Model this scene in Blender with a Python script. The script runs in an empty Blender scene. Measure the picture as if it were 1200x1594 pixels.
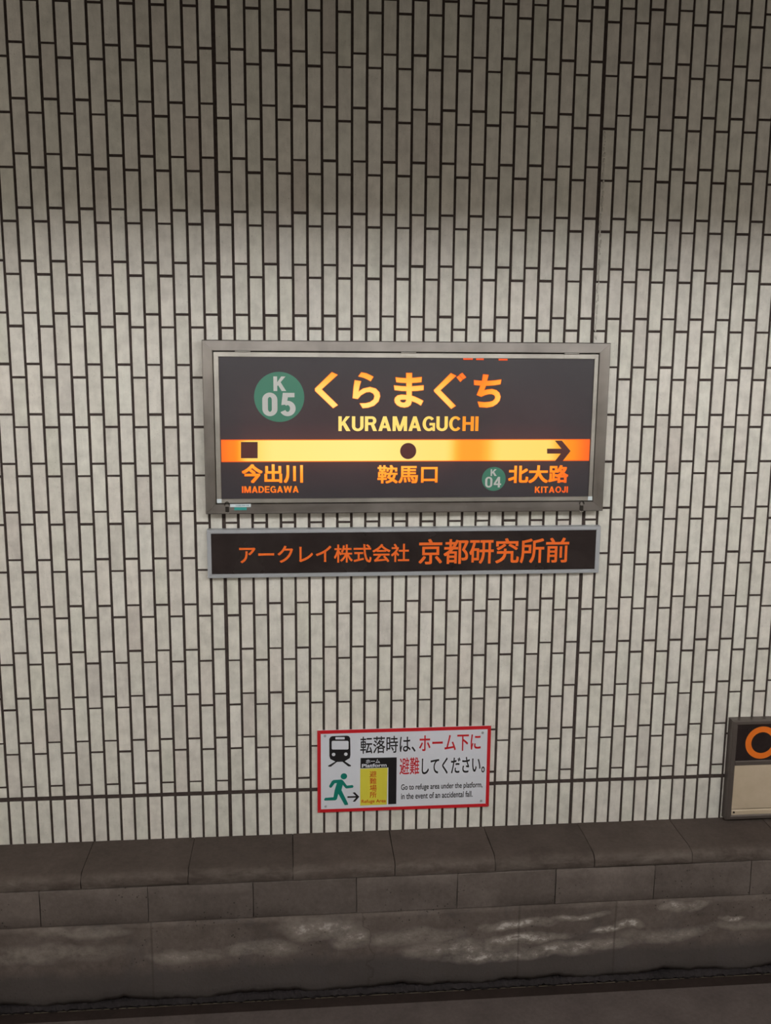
import bpy, bmesh, math, random
from mathutils import Matrix, Vector
import numpy as np

random.seed(7)
sc = bpy.context.scene
COL = sc.collection
ZO = 1.03                       # track bed is z = 0; the tile grid's zero joint is at z = 1.03

# ------------------------------------------------------------------ camera
F_PX = 1518.96
CAM = np.array([0.34909, -4.68610, 2.24184 + ZO])
ROT = np.array([[0.99582026, -0.09095399, 0.0083293],
                [-0.0081904, -0.17975576, -0.98367717],
                [0.09096661, 0.97949744, -0.17974938]])   # world -> (right, down, forward)
cd = bpy.data.cameras.new('camera')
cd.sensor_fit = 'VERTICAL'
cd.sensor_height = 36.0
cd.lens = F_PX / 1594 * 36.0
cd.clip_start = 0.05
cam = bpy.data.objects.new('camera', cd)
COL.objects.link(cam)
m3 = Matrix([list(ROT[0]), list(-ROT[1]), list(-ROT[2])]).transposed()
cam.matrix_world = Matrix.Translation(Vector(CAM)) @ m3.to_4x4()
sc.camera = cam

# ------------------------------------------------------------------ world, exposure
w = bpy.data.worlds.new('station_air')
sc.world = w
w.use_nodes = True
w.node_tree.nodes['Background'].inputs[0].default_value = (1.0, 0.90, 0.77, 1)
w.node_tree.nodes['Background'].inputs[1].default_value = 0.56
LAMP = 16.0                     # strength of the lamp diffusers
sc.view_settings.view_transform = 'Standard'
sc.view_settings.look = 'None'
sc.view_settings.gamma = 1.0
sc.view_settings.use_curve_mapping = False
sc.view_settings.exposure = 0.0


# ------------------------------------------------------------------ pixel helpers
def ray(u, v):
    return ROT.T @ np.array([(u - 600) / F_PX, (v - 797) / F_PX, 1.0])


def at(u, v, Y=0.0):
    """point of the plane y = Y behind photo pixel (u, v)"""
    d = ray(u, v)
    p = CAM + (Y - CAM[1]) / d[1] * d
    return p


def pix(p):
    c = ROT @ (np.array(p, float) - CAM)
    return 600 + F_PX * c[0] / c[2], 797 + F_PX * c[1] / c[2]


# ------------------------------------------------------------------ object helpers
def obj(name, mesh, mat=None, parent=None, label=None, cat=None, kind=None, group=None, loc=None):
    o = bpy.data.objects.new(name, mesh)
    COL.objects.link(o)
    if mat is not None and mesh is not None and not mesh.materials:
        mesh.materials.append(mat)
    if parent is not None:
        o.parent = parent
        pl = WORLD_LOC.get(parent.name, Vector((0, 0, 0)))
        if loc is None:
            o.location = -pl
            WORLD_LOC[o.name] = Vector((0, 0, 0))
        else:
            o.location = Vector(loc) - pl
            WORLD_LOC[o.name] = Vector(loc)
    else:
        o.location = loc or (0, 0, 0)
        WORLD_LOC[o.name] = Vector(o.location)
    if label:
        o['label'] = label
    if cat:
        o['category'] = cat
    if kind:
        o['kind'] = kind
    if group:
        o['group'] = group
    return o


WORLD_LOC = {}


def mesh_of(name, verts, faces, smooth=False):
    m = bpy.data.meshes.new(name)
    m.from_pydata([tuple(map(float, v)) for v in verts], [], faces)
    m.update()
    if smooth:
        for p in m.polygons:
            p.use_smooth = True
    return m


def bm_mesh(bm, name, smooth=False):
    bmesh.ops.recalc_face_normals(bm, faces=bm.faces)
    m = bpy.data.meshes.new(name)
    bm.to_mesh(m)
    bm.free()
    if smooth:
        for p in m.polygons:
            p.use_smooth = True
    return m


def bm_box(bm, x0, x1, y0, y1, z0, z1, bevel=0.0, seg=1):
    ret = bmesh.ops.create_cube(bm, size=1.0)
    vs = ret['verts']
    for v in vs:
        v.co = Vector(((x0 + x1) / 2 + v.co.x * (x1 - x0), (y0 + y1) / 2 + v.co.y * (y1 - y0),
                       (z0 + z1) / 2 + v.co.z * (z1 - z0)))
    if bevel:
        es = list({e for v in vs for e in v.link_edges})
        bmesh.ops.bevel(bm, geom=es, offset=bevel, segments=seg, affect='EDGES', profile=0.5)


def box_mesh(name, x0, x1, y0, y1, z0, z1, bevel=0.0, seg=1):
    bm = bmesh.new()
    bm_box(bm, x0, x1, y0, y1, z0, z1, bevel, seg)
    return bm_mesh(bm, name)


def bm_cyl(bm, c, r, h, axis='Y', n=24, r2=None):
    """cylinder whose axis runs through c, length h"""
    mat = Matrix.Translation(Vector(c))
    if axis == 'Y':
        mat = mat @ Matrix.Rotation(math.pi / 2, 4, 'X')
    elif axis == 'X':
        mat = mat @ Matrix.Rotation(math.pi / 2, 4, 'Y')
    bmesh.ops.create_cone(bm, cap_ends=True, segments=n, radius1=r, radius2=r if r2 is None else r2, depth=h, matrix=mat)


def poly_prism(bm, pts, y0, y1):
    """polygon of (x, z) points extruded from y0 (front) to y1 (back)"""
    a = [bm.verts.new((p[0], y0, p[1])) for p in pts]
    b = [bm.verts.new((p[0], y1, p[1])) for p in pts]
    bm.faces.new(a)
    bm.faces.new(b[::-1])
    n = len(pts)
    for i in range(n):
        bm.faces.new((a[i], b[i], b[(i + 1) % n], a[(i + 1) % n]))


# ------------------------------------------------------------------ node helpers
def new_mat(name, base=(0.5, 0.5, 0.5), rough=0.5, metal=0.0, spec=0.5):
    m = bpy.data.materials.new(name)
    m.use_nodes = True
    b = m.node_tree.nodes['Principled BSDF']
    b.inputs['Base Color'].default_value = (*base, 1)
    b.inputs['Roughness'].default_value = rough
    b.inputs['Metallic'].default_value = metal
    b.inputs['Specular IOR Level'].default_value = spec
    return m, m.node_tree, b


def N(nt, kind, **kw):
    n = nt.nodes.new(kind)
    for k, v in kw.items():
        if k in n.bl_rna.properties and k not in n.inputs:
            setattr(n, k, v)
        else:
            n.inputs[k].default_value = v
    return n


def L(nt, a, b):
    nt.links.new(a, b)


def ramp(nt, fac, stops, interp='LINEAR'):
    r = nt.nodes.new('ShaderNodeValToRGB')
    r.color_ramp.interpolation = interp
    els = r.color_ramp.elements
    while len(els) < len(stops):
        els.new(0.5)
    for e, (p, c) in zip(els, stops):
        e.position = p
        e.color = (*c, 1) if len(c) == 3 else c
    if fac is not None:
        L(nt, fac, r.inputs[0])
    return r


def g(v):
    return (v, v, v)


def math_n(nt, op, a, b=None, clamp=False):
    n = nt.nodes.new('ShaderNodeMath')
    n.operation = op
    n.use_clamp = clamp
    for i, s in enumerate((a, b)):
        if s is None:
            continue
        if isinstance(s, (int, float)):
            n.inputs[i].default_value = s
        else:
            L(nt, s, n.inputs[i])
    return n.outputs[0]


def mix(nt, fac, a, b, mode='MIX'):
    n = nt.nodes.new('ShaderNodeMix')
    n.data_type = 'RGBA'
    n.blend_type = mode
    for s, i in ((fac, 0), (a, 6), (b, 7)):
        if isinstance(s, (int, float)):
            n.inputs[i].default_value = s
        elif isinstance(s, tuple):
            n.inputs[i].default_value = (*s, 1)
        else:
            L(nt, s, n.inputs[i])
    return n.outputs[2]


def bump(nt, b, height, strength, dist=0.01):
    n = nt.nodes.new('ShaderNodeBump')
    n.inputs['Strength'].default_value = strength
    n.inputs['Distance'].default_value = dist
    L(nt, height, n.inputs['Height'])
    L(nt, n.outputs[0], b.inputs['Normal'])


def wpos(nt):
    return N(nt, 'ShaderNodeNewGeometry').outputs['Position']


def noise(nt, vec, scale, detail=3.0, rough=0.5, dist=0.0, stretch=None):
    if stretch:
        mp = N(nt, 'ShaderNodeMapping')
        mp.inputs['Scale'].default_value = stretch
        L(nt, vec, mp.inputs[0])
        vec = mp.outputs[0]
    n = N(nt, 'ShaderNodeTexNoise')
    n.inputs['Scale'].default_value = scale
    n.inputs['Detail'].default_value = detail
    n.inputs['Roughness'].default_value = rough
    n.inputs['Distortion'].default_value = dist
    L(nt, vec, n.inputs['Vector'])
    return n.outputs['Fac']


def tile_material(name, island):
    m, nt, b = new_mat(name, rough=0.3, spec=0.25)
    pos = wpos(nt)
    if island:
        rnd = N(nt, 'ShaderNodeNewGeometry').outputs['Random Per Island']
    else:
        rnd = N(nt, 'ShaderNodeObjectInfo').outputs['Random']
    tone = ramp(nt, rnd, [(0.0, (0.60, 0.575, 0.535)), (0.18, (0.70, 0.69, 0.645)), (0.4, (0.665, 0.645, 0.60)),
                          (0.6, (0.715, 0.70, 0.65)), (0.8, (0.65, 0.64, 0.585)), (1.0, (0.74, 0.73, 0.685))])
    # second, independent draw: greenish or pinkish glaze
    r2 = math_n(nt, 'FRACT', math_n(nt, 'MULTIPLY', rnd, 17.31))
    hue = ramp(nt, r2, [(0.0, (1.01, 0.993, 0.985)), (0.5, (1, 1, 1)), (1.0, (0.993, 1.003, 0.98))])
    c = mix(nt, 1.0, tone.outputs[0], hue.outputs[0], 'MULTIPLY')
    # cloudy soot inside the tile, vertical wipes
    cl = noise(nt, pos, 14, 4, 0.6)
    c = mix(nt, 1.0, c, ramp(nt, cl, [(0.28, g(0.82)), (0.62, g(1.04))]).outputs[0], 'MULTIPLY')
    wipe = noise(nt, pos, 9, 4, 0.65, 1.2, (3.5, 3.5, 0.8))
    c = mix(nt, 1.0, c, ramp(nt, wipe, [(0.3, g(0.93)), (0.7, g(1.04))]).outputs[0], 'MULTIPLY')
    sp = noise(nt, pos, 170, 1, 0.5)
    c = mix(nt, 1.0, c, ramp(nt, sp, [(0.24, g(0.62)), (0.31, g(1.0))]).outputs[0], 'MULTIPLY')
    L(nt, c, b.inputs['Base Color'])
    rr = ramp(nt, noise(nt, pos, 5, 3), [(0.35, g(0.40)), (0.7, g(0.58))])
    L(nt, rr.outputs[0], b.inputs['Roughness'])
    h = noise(nt, pos, 120, 2, 0.5)
    bump(nt, b, h, 0.18, 0.004)
    return m


M = {}
M['tile'] = tile_material('glazed_tile', False)
M['tile_field'] = tile_material('glazed_tile_field', True)

m, nt, b = new_mat('dark_grout', (0.03, 0.022, 0.02), 0.85, 0, 0.2)
c = ramp(nt, noise(nt, wpos(nt), 60, 3), [(0.3, (0.044, 0.033, 0.030)), (0.7, (0.068, 0.052, 0.047))])
L(nt, c.outputs[0], b.inputs['Base Color'])
M['grout'] = m


def concrete(name, lo, hi, pits=True, rough=0.85, rnd=True):
    m, nt, b = new_mat(name, hi, rough, 0, 0.25)
    pos = wpos(nt)
    n1 = noise(nt, pos, 5, 6, 0.65)
    c = ramp(nt, n1, [(0.3, lo), (0.7, hi)]).outputs[0]
    n2 = noise(nt, pos, 45, 4, 0.7)
    c = mix(nt, 1.0, c, ramp(nt, n2, [(0.3, g(0.86)), (0.7, g(1.1))]).outputs[0], 'MULTIPLY')
    if rnd:
        r = N(nt, 'ShaderNodeObjectInfo').outputs['Random']
        c = mix(nt, 1.0, c, ramp(nt, r, [(0, g(0.9)), (1, g(1.1))]).outputs[0], 'MULTIPLY')
    h = n2
    if pits:
        v = N(nt, 'ShaderNodeTexVoronoi')
        v.inputs['Scale'].default_value = 38
        L(nt, pos, v.inputs['Vector'])
        gate = ramp(nt, noise(nt, pos, 4, 2), [(0.45, g(0)), (0.6, g(1))]).outputs[0]
        pit = ramp(nt, v.outputs['Distance'], [(0.10, g(1)), (0.17, g(0))]).outputs[0]
        pm = math_n(nt, 'MULTIPLY', pit, gate)
        c = mix(nt, pm, c, tuple(x * 0.35 for x in lo))
    L(nt, c, b.inputs['Base Color'])
    bump(nt, b, h, 0.35, 0.006)
    return m, nt, b, c


M['coping'], nt, b, c = concrete('coping_concrete', (0.062, 0.048, 0.041), (0.088, 0.069, 0.060), pits=False)
pos = wpos(nt)
sx = N(nt, 'ShaderNodeSeparateXYZ')
L(nt, pos, sx.inputs[0])
# worn, pale nosing along the front edge of the stones
edge = ramp(nt, math_n(nt, 'ADD', math_n(nt, 'MULTIPLY', sx.outputs['Y'], -1.0), 0.0),
            [(0.285, g(0)), (0.315, g(1))]).outputs[0]
ed = math_n(nt, 'MULTIPLY', edge, ramp(nt, noise(nt, pos, 7, 5, 0.7, 0.4, (1, 1, 3)), [(0.42, g(0)), (0.72, g(0.5))]).outputs[0])
L(nt, mix(nt, ed, c, (0.19, 0.165, 0.145)), b.inputs['Base Color'])
M['block'], _, _, _ = concrete('block_concrete', (0.100, 0.082, 0.074), (0.150, 0.125, 0.113))
M['floor'], _, _, _ = concrete('track_bed_concrete', (0.082, 0.066, 0.062), (0.115, 0.094, 0.088), pits=False, rnd=False)

# lower wall: wet grime, lime bloom in patches
M['lower'], nt, b, c = concrete('stained_concrete', (0.085, 0.068, 0.060), (0.150, 0.124, 0.110), rnd=False)
pos = wpos(nt)
sx = N(nt, 'ShaderNodeSeparateXYZ')
L(nt, pos, sx.inputs[0])
# dark tide mark on the lower part, wavering line
wav = noise(nt, pos, 2.2, 5, 0.6)
hz = math_n(nt, 'ADD', sx.outputs['Z'], math_n(nt, 'MULTIPLY', math_n(nt, 'SUBTRACT', wav, 0.5), -0.16))
tide = ramp(nt, hz, [(0.17, g(1)), (0.235, g(0))]).outputs[0]
c = mix(nt, math_n(nt, 'MULTIPLY', tide, 0.8), c, (0.062, 0.054, 0.052))
blot = ramp(nt, noise(nt, pos, 3.4, 6, 0.7, 0.8), [(0.52, g(0)), (0.66, g(0.6))]).outputs[0]
c = mix(nt, blot, c, (0.075, 0.066, 0.066))
# lime bloom: patches (x, z, half width, half height, amount) read off the wall
P = [(at(u, v, -0.32), a, d, s) for u, v, a, d, s in [
    (60, 1488, 0.50, 0.035, .55), (140, 1455, 0.22, 0.025, .55), (300, 1488, 0.22, 0.03, .7), (420, 1478, 0.22, 0.035, .7),
    (500, 1446, 0.25, 0.045, .8), (545, 1460, 0.12, 0.05, .75), (640, 1460, 0.30, 0.04, .7), (720, 1478, 0.35, 0.045, .85),
    (800, 1440, 0.22, 0.022, 1.0), (815, 1462, 0.25, 0.022, 1.0), (760, 1490, 0.30, 0.03, 1.0), (860, 1480, 0.30, 0.035, .85),
    (930, 1470, 0.24, 0.025, .9), (985, 1440, 0.10, 0.022, 1.1), (950, 1448, 0.12, 0.014, 1.1), (900, 1430, 0.2, 0.014, .8),
    (1040, 1455, 0.25, 0.03, .7), (1065, 1412, 0.14, 0.02, .8), (1135, 1431, 0.10, 0.012, 1.1), (1160, 1440, 0.3, 0.022, .6)]]
tot = None
jit = N(nt, 'ShaderNodeTexNoise')
jit.inputs['Scale'].default_value = 5
jit.inputs['Detail'].default_value = 4
L(nt, pos, jit.inputs['Vector'])
jx = N(nt, 'ShaderNodeSeparateColor')
L(nt, jit.outputs['Color'], jx.inputs[0])
xx = math_n(nt, 'ADD', sx.outputs['X'], math_n(nt, 'MULTIPLY', math_n(nt, 'SUBTRACT', jx.outputs[0], 0.5), 0.35))
zz = math_n(nt, 'ADD', sx.outputs['Z'], math_n(nt, 'MULTIPLY', math_n(nt, 'SUBTRACT', jx.outputs[1], 0.5), 0.11))
for p, a, d, s in P:
    d = d * 1.45
    ex = math_n(nt, 'POWER', math_n(nt, 'ABSOLUTE', math_n(nt, 'DIVIDE', math_n(nt, 'SUBTRACT', xx, float(p[0])), a)), 2.0)
    ez = math_n(nt, 'POWER', math_n(nt, 'ABSOLUTE', math_n(nt, 'DIVIDE', math_n(nt, 'SUBTRACT', zz, float(p[2])), d)), 2.0)
    q = math_n(nt, 'MULTIPLY', math_n(nt, 'SUBTRACT', 1.0, math_n(nt, 'ADD', ex, ez), True), s)
    tot = q if tot is None else math_n(nt, 'MAXIMUM', tot, q)
fine = ramp(nt, noise(nt, pos, 17, 8, 0.75, 0.15, (0.8, 1, 1.25)), [(0.34, g(0.15)), (0.62, g(1))]).outputs[0]
lime = math_n(nt, 'MULTIPLY', math_n(nt, 'MULTIPLY', tot, 1.1), fine, True)
c = mix(nt, lime, c, (0.31, 0.275, 0.245))
hot = ramp(nt, lime, [(0.6, g(0)), (0.92, g(0.8))]).outputs[0]
c = mix(nt, hot, c, (0.55, 0.51, 0.48))
# formwork seams
for u, v in ((236, 1470), (575, 1470), (807, 1470), (957, 1460)):
    sxp = float(at(u, v, -0.32)[0])
    ln = ramp(nt, math_n(nt, 'ABSOLUTE', math_n(nt, 'SUBTRACT', xx if u == 575 else sx.outputs['X'], sxp)), [(0.002, g(0.55)), (0.006, g(0))]).outputs[0]
    c = mix(nt, ln, c, (0.05, 0.04, 0.035))
L(nt, c, b.inputs['Base Color'])


def plain(name, col, rough=0.5, metal=0.0, spec=0.5, emit=None):
    m, nt, b = new_mat(name, col, rough, metal, spec)
    # a trace of uneven gloss so that no surface is perfectly even
    r = ramp(nt, noise(nt, wpos(nt), 20, 3), [(0.3, g(max(0.02, rough - 0.05))), (0.7, g(min(1, rough + 0.05)))])
    L(nt, r.outputs[0], b.inputs['Roughness'])
    return m


def brushed(name, col, stretch, rough=0.36):
    m, nt, b = new_mat(name, col, rough, 1.0)
    pos = wpos(nt)
    n = noise(nt, pos, 60, 3, 0.6, 0, stretch)
    sm = noise(nt, pos, 5.0, 3, 0.6, 0.3)
    c = ramp(nt, sm, [(0.3, tuple(x * 0.78 for x in col)), (0.7, tuple(min(1, x * 1.1) for x in col))]).outputs[0]
    L(nt, c, b.inputs['Base Color'])
    L(nt, ramp(nt, n, [(0.3, g(rough - 0.06)), (0.7, g(rough + 0.1))]).outputs[0], b.inputs['Roughness'])
    bump(nt, b, n, 0.12, 0.002)
    return m


M['steel_h'] = brushed('brushed_steel', (0.26, 0.243, 0.23), (0.06, 1, 1))
M['steel_v'] = brushed('brushed_steel_upright', (0.25, 0.232, 0.215), (1, 1, 0.06))
M['door_frame'] = brushed('pale_aluminium', (0.40, 0.385, 0.355), (0.06, 1, 1), 0.42)
M['alu'] = plain('anodised_aluminium', (0.42, 0.445, 0.48), 0.45, 0.35)
M['bronze'] = plain('brown_bronze_frame', (0.13, 0.11, 0.10), 0.4, 0.5)
M['black'] = plain('black_backing', (0.012, 0.011, 0.011), 0.6)
M['chrome'] = plain('chrome_catch', (0.75, 0.74, 0.72), 0.2, 1.0)
M['dark_steel'] = plain('dark_catch', (0.05, 0.045, 0.04), 0.35, 0.8)
M['green'] = plain('badge_green', (0.050, 0.215, 0.145), 0.4)
M['pale_grey'] = plain('pale_grey_print', (0.55, 0.57, 0.56), 0.5)
M['orange'] = plain('orange_print', (0.90, 0.155, 0.012), 0.45)
M['orange_ring'] = plain('orange_ring_print', (0.78, 0.17, 0.01), 0.45)
M['white'] = plain('white_plate', (0.66, 0.69, 0.76), 0.35)
M['red'] = plain('red_print', (0.55, 0.012, 0.02), 0.4)
M['ink'] = plain('black_print', (0.012, 0.011, 0.013), 0.4)
M['teal'] = plain('teal_green_print', (0.003, 0.20, 0.155), 0.4)
M['yellow'] = plain('yellow_print', (0.68, 0.62, 0.06), 0.4)
M['red_on_yellow'] = plain('red_lettering_on_yellow', (0.55, 0.05, 0.01), 0.4)
M['sticker_white'] = plain('white_sticker', (0.62, 0.70, 0.74), 0.4)
M['sticker_teal'] = plain('teal_sticker', (0.03, 0.33, 0.31), 0.4)
M['sticker_grey'] = plain('grey_sticker_print', (0.25, 0.36, 0.42), 0.4)
M['sealant'] = plain('old_sealant', (0.50, 0.48, 0.44), 0.5)
M['dirt'], _, _, _ = concrete('black_track_dirt', (0.012, 0.010, 0.011), (0.034, 0.028, 0.030), pits=False, rnd=False)
M['dark_brown'], _, _, _ = concrete('dark_brown_strip', (0.020, 0.013, 0.011), (0.032, 0.021, 0.018), pits=False, rnd=False)
M['pale_edge'] = plain('worn_edge', (0.16, 0.135, 0.10), 0.5)
M['ceiling'], _, _, _ = concrete('ceiling_paint', (0.20, 0.19, 0.17), (0.26, 0.25, 0.23), pits=False, rnd=False)
M['lamp_body'] = plain('white_enamel', (0.75, 0.75, 0.72), 0.35)

m, nt, b = new_mat('cream_acrylic', (0.60, 0.47, 0.31), 0.3)
c = ramp(nt, noise(nt, wpos(nt), 9, 4, 0.6), [(0.3, (0.46, 0.38, 0.275)), (0.7, (0.54, 0.45, 0.34))])
L(nt, c.outputs[0], b.inputs['Base Color'])
M['cream'] = m

m, nt, b = new_mat('dark_acrylic', (0.022, 0.017, 0.017), 0.16)
c = ramp(nt, noise(nt, wpos(nt), 5, 5, 0.65, 0.5), [(0.3, (0.016, 0.011, 0.011)), (0.72, (0.034, 0.025, 0.024))])
L(nt, c.outputs[0], b.inputs['Base Color'])
L(nt, ramp(nt, noise(nt, wpos(nt), 4, 4), [(0.3, g(0.14)), (0.7, g(0.3))]).outputs[0], b.inputs['Roughness'])
M['dark_acrylic'] = m

m, nt, b = new_mat('tube_light', (1, 1, 1), 0.5)
b.inputs['Emission Color'].default_value = (1.0, 0.98, 0.955, 1)
b.inputs['Emission Strength'].default_value = LAMP
M['tube'] = m

# the backlit sheet of the station sign: tubes behind it make it glow unevenly along the sign
SY = -0.066                                   # plane of the backlit sheet


def glow_level(nt):
    pos = wpos(nt)
    s = N(nt, 'ShaderNodeSeparateXYZ')
    L(nt, pos, s.inputs[0])
    X0, X1 = float(at(343, 702, SY)[0]), float(at(918, 702, SY)[0])
    t = math_n(nt, 'DIVIDE', math_n(nt, 'SUBTRACT', s.outputs['X'], X0), X1 - X0)

    def tx(u):
        return (float(at(u, 702, SY)[0]) - X0) / (X1 - X0)
    bx = ramp(nt, t, [(0.0, g(.26)), (tx(362), g(.36)), (tx(388), g(.80)), (tx(430), g(.97)), (tx(560), g(1.0)), (tx(690), g(.90)),
                      (tx(722), g(.52)), (tx(742), g(.52)), (tx(782), g(.86)), (tx(850), g(.84)), (tx(885), g(.45)), (1.0, g(.22))], 'EASE')
    Z0, Z1 = float(at(630, 776, SY)[2]), float(at(630, 556, SY)[2])
    tz = math_n(nt, 'DIVIDE', math_n(nt, 'SUBTRACT', s.outputs['Z'], Z0), Z1 - Z0)

    def zf(v):
        return (float(at(630, v, SY)[2]) - Z0) / (Z1 - Z0)
    bz = ramp(nt, tz, [(0.0, g(.22)), (zf(766), g(.28)), (zf(752), g(.50)), (zf(735), g(.60)), (zf(722), g(.80)), (zf(716), g(1.0)),
                       (zf(686), g(1.0)), (zf(660), g(.92)), (zf(630), g(.93)), (zf(605), g(.82)), (zf(580), g(.55)), (1.0, g(.18))])
    return math_n(nt, 'MULTIPLY', bx.outputs[0], bz.outputs[0]), tz


def glow_mat(name, gain=1.0):
    m, nt, b = new_mat(name, (0.1, 0.03, 0.0), 0.3)
    lv, _ = glow_level(nt)
    lv = math_n(nt, 'MULTIPLY', lv, gain)
    c = ramp(nt, lv, [(0.0, (0.75, 0.045, 0.006)), (0.22, (0.95, 0.115, 0.010)), (0.45, (1.0, 0.27, 0.008)), (0.65, (1.0, 0.47, 0.045)),
                      (0.82, (1.0, 0.68, 0.14)), (1.0, (1.0, 0.82, 0.25))])
    L(nt, c.outputs[0], b.inputs['Emission Color'])
    b.inputs['Emission Strength'].default_value = 1.0
    return m


M['glow'] = glow_mat('backlit_amber')
M['glow_edge'] = glow_mat('backlit_amber_edge', 0.33)
m, nt, b = new_mat('backlit_dark_sheet', (0.052, 0.043, 0.047), 0.32)
lv, tz = glow_level(nt)
zb = ramp(nt, tz, [(0.0, g(.12)), (0.18, g(.45)), (0.27, g(1.0)), (0.42, g(.9)), (0.55, g(.35)), (0.85, g(.12)), (1, g(.05))])
L(nt, math_n(nt, 'MULTIPLY', lv, zb.outputs[0]), b.inputs['Emission Strength'])
b.inputs['Emission Color'].default_value = (0.055, 0.008, 0.006, 1)
c = ramp(nt, noise(nt, wpos(nt), 3, 5, 0.6, 0.6), [(0.3, (0.036, 0.033, 0.041)), (0.7, (0.046, 0.042, 0.050))])
L(nt, c.outputs[0], b.inputs['Base Color'])
M['sheet'] = m

# ------------------------------------------------------------------ the tiled wall
TW, TP = 0.0685, 0.23219        # column and row pitch
VJ, HJ, TJ = 0.0123, 0.0112, 0.0180
GT, GB = -0.0545 + ZO, -0.0770 + ZO        # groove between field and base course
ZB = -0.305 + ZO                # foot of the tiles = top of the coping
C0, C1 = -36, 73                # columns built
KTOP = 19
TD = 0.007                      # tiles stand this proud of the joints
XL, XR = C0 * TW, C1 * TW
ZTOP = ZO + KTOP * TP

tile_cache = {}


def tile_geo(wd, ht):
    i = 0.0016
    a, h = wd / 2, ht / 2
    v = [(-a, TD, -h), (a, TD, -h), (a, TD, h), (-a, TD, h),
         (-a, i, -h), (a, i, -h), (a, i, h), (-a, i, h),
         (-a + i, 0, -h + i), (a - i, 0, -h + i), (a - i, 0, h - i), (-a + i, 0, h - i)]
    f = [(8, 9, 10, 11)]
    for s in (0, 4):
        for k in range(4):
            n = (k + 1) % 4
            f.append((s + k, s + n, s + 4 + n, s + 4 + k))
    return v, f


def tile_mesh(wd, ht):
    key = (round(wd, 4), round(ht, 4))
    if key not in tile_cache:
        tile_cache[key] = mesh_of('tile', *tile_geo(*key))
        tile_cache[key].materials.append(M['tile'])
    return tile_cache[key]


def poly_in(p, quad):
    s = 0
    for i in range(4):
        a, b2 = quad[i], quad[(i + 1) % 4]
        cr = (b2[0] - a[0]) * (p[1] - a[1]) - (b2[1] - a[1]) * (p[0] - a[0])
        if cr < 0:
            return False
    return True


SIGNS = [[(316, 530), (950, 538), (936, 795), (326, 797)], [(325, 826), (933, 825), (931, 890), (327, 895)],
         [(496, 1140), (762, 1134), (759, 1253), (497, 1262)], [(1143, 1125), (1300, 1118), (1300, 1265), (1134, 1274)]]


def shows(x0, x1, z0, z1):
    """does the photograph show a fair piece of this tile?"""
    pts = [pix((x0 + (x1 - x0) * i / 2, 0, z0 + (z1 - z0) * j / 4)) for i in range(3) for j in range(5)]
    ok = [p for p in pts if -2 < p[0] < 1202 and -2 < p[1] < 1596 and not any(poly_in(p, q) for q in SIGNS)]
    return len(ok) >= 1


sections = {'wall_left': (C0, 0, 'pale vertical tile wall left of the left expansion joint'),
            'wall_center': (0, 26, 'pale vertical tile wall between the two expansion joints, behind the lit station sign'),
            'wall_right': (26, C1, 'pale vertical tile wall right of the right expansion joint')}


def col_edges(c):
    x0 = c * TW + (TJ if c in (0, 26, 52, -26) else VJ) / 2
    x1 = (c + 1) * TW - (TJ if c + 1 in (0, 26, 52, -26) else VJ) / 2
    return x0, x1


def place_tiles(parent, cells):
    fv, ff = [], []
    n = 0
    for x0, x1, z0, z1 in cells:
        jx, jz = random.uniform(-.0007, .0007), random.uniform(-.0012, .0012)
        cx, cz = (x0 + x1) / 2 + jx, (z0 + z1) / 2 + jz
        rx, rz = random.gauss(0, 0.004), random.gauss(0, 0.006)
        jy = random.uniform(-.0008, .0006)
        if shows(x0, x1, z0, z1):
            o = obj('tile', tile_mesh(x1 - x0, z1 - z0), None, parent, loc=(cx, jy, cz))
            o.rotation_euler = (rx, random.gauss(0, .0015), rz)
            n += 1
        else:
            v, f = tile_geo(x1 - x0, z1 - z0)
            k = len(fv)
            fv += [(a + cx, bb + jy + rx * 0 + rz * a, cc + cz) for a, bb, cc in v]
            ff += [tuple(i + k for i in q) for q in f]
    if fv:
        obj('tile_field', mesh_of('tile_field', fv, ff), M['tile_field'], parent, kind='stuff')
    print('tiles', parent.name, n, len(ff) // 9)


for name, (a, e, lab) in sections.items():
    back = box_mesh(name, a * TW, e * TW, TD - 0.001, 0.12, GB - 0.004, ZTOP)
    wo = obj(name, back, M['grout'], None, lab, 'wall', 'structure')
    cells = []
    for c in range(a, e):
        x0, x1 = col_edges(c)
        if c % 2:                      # column with the short cut piece at its foot
            cells.append((x0, x1, GT, ZO - HJ / 2))
            js = [ZO + k * TP for k in range(0, KTOP + 1)]
        else:
            js = [GT - HJ / 2] + [ZO + 0.1728 + k * TP for k in range(0, KTOP)]
        for k in range(len(js) - 1):
            z0 = js[k] + HJ / 2
            z1 = min(js[k + 1] - HJ / 2, ZTOP)
            cells.append((x0, x1, z0, z1))
    place_tiles(wo, cells)

base = obj('trim_1', box_mesh('trim_1', XL, XR, TD - 0.001, 0.12, ZB - 0.03, GB - 0.004), M['grout'], None,
           'base course of upright tiles under the horizontal groove, above the coping', 'tile course', 'structure')
place_tiles(base, [(*col_edges(c), ZB - 0.004, GB) for c in range(C0, C1)])

# crusty sealant squeezed out along the right expansion joint
bm = bmesh.new()
for k in range(70):
    z = ZO + 2.22 + 0.95 * (k / 69) + random.uniform(-.012, .012)
    r = random.uniform(.003, .006)
    mt = Matrix.Translation((26 * TW + 0.017 + random.uniform(-.003, .004), -0.0006, z)) @ Matrix.Diagonal((1, 0.35, random.uniform(1.2, 3), 1))
    bmesh.ops.create_icosphere(bm, subdivisions=1, radius=r, matrix=mt)
obj('sealant_bead', bm_mesh(bm, 'sealant_bead', True), M['sealant'], bpy.data.objects['wall_right'], kind='stuff')

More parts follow.
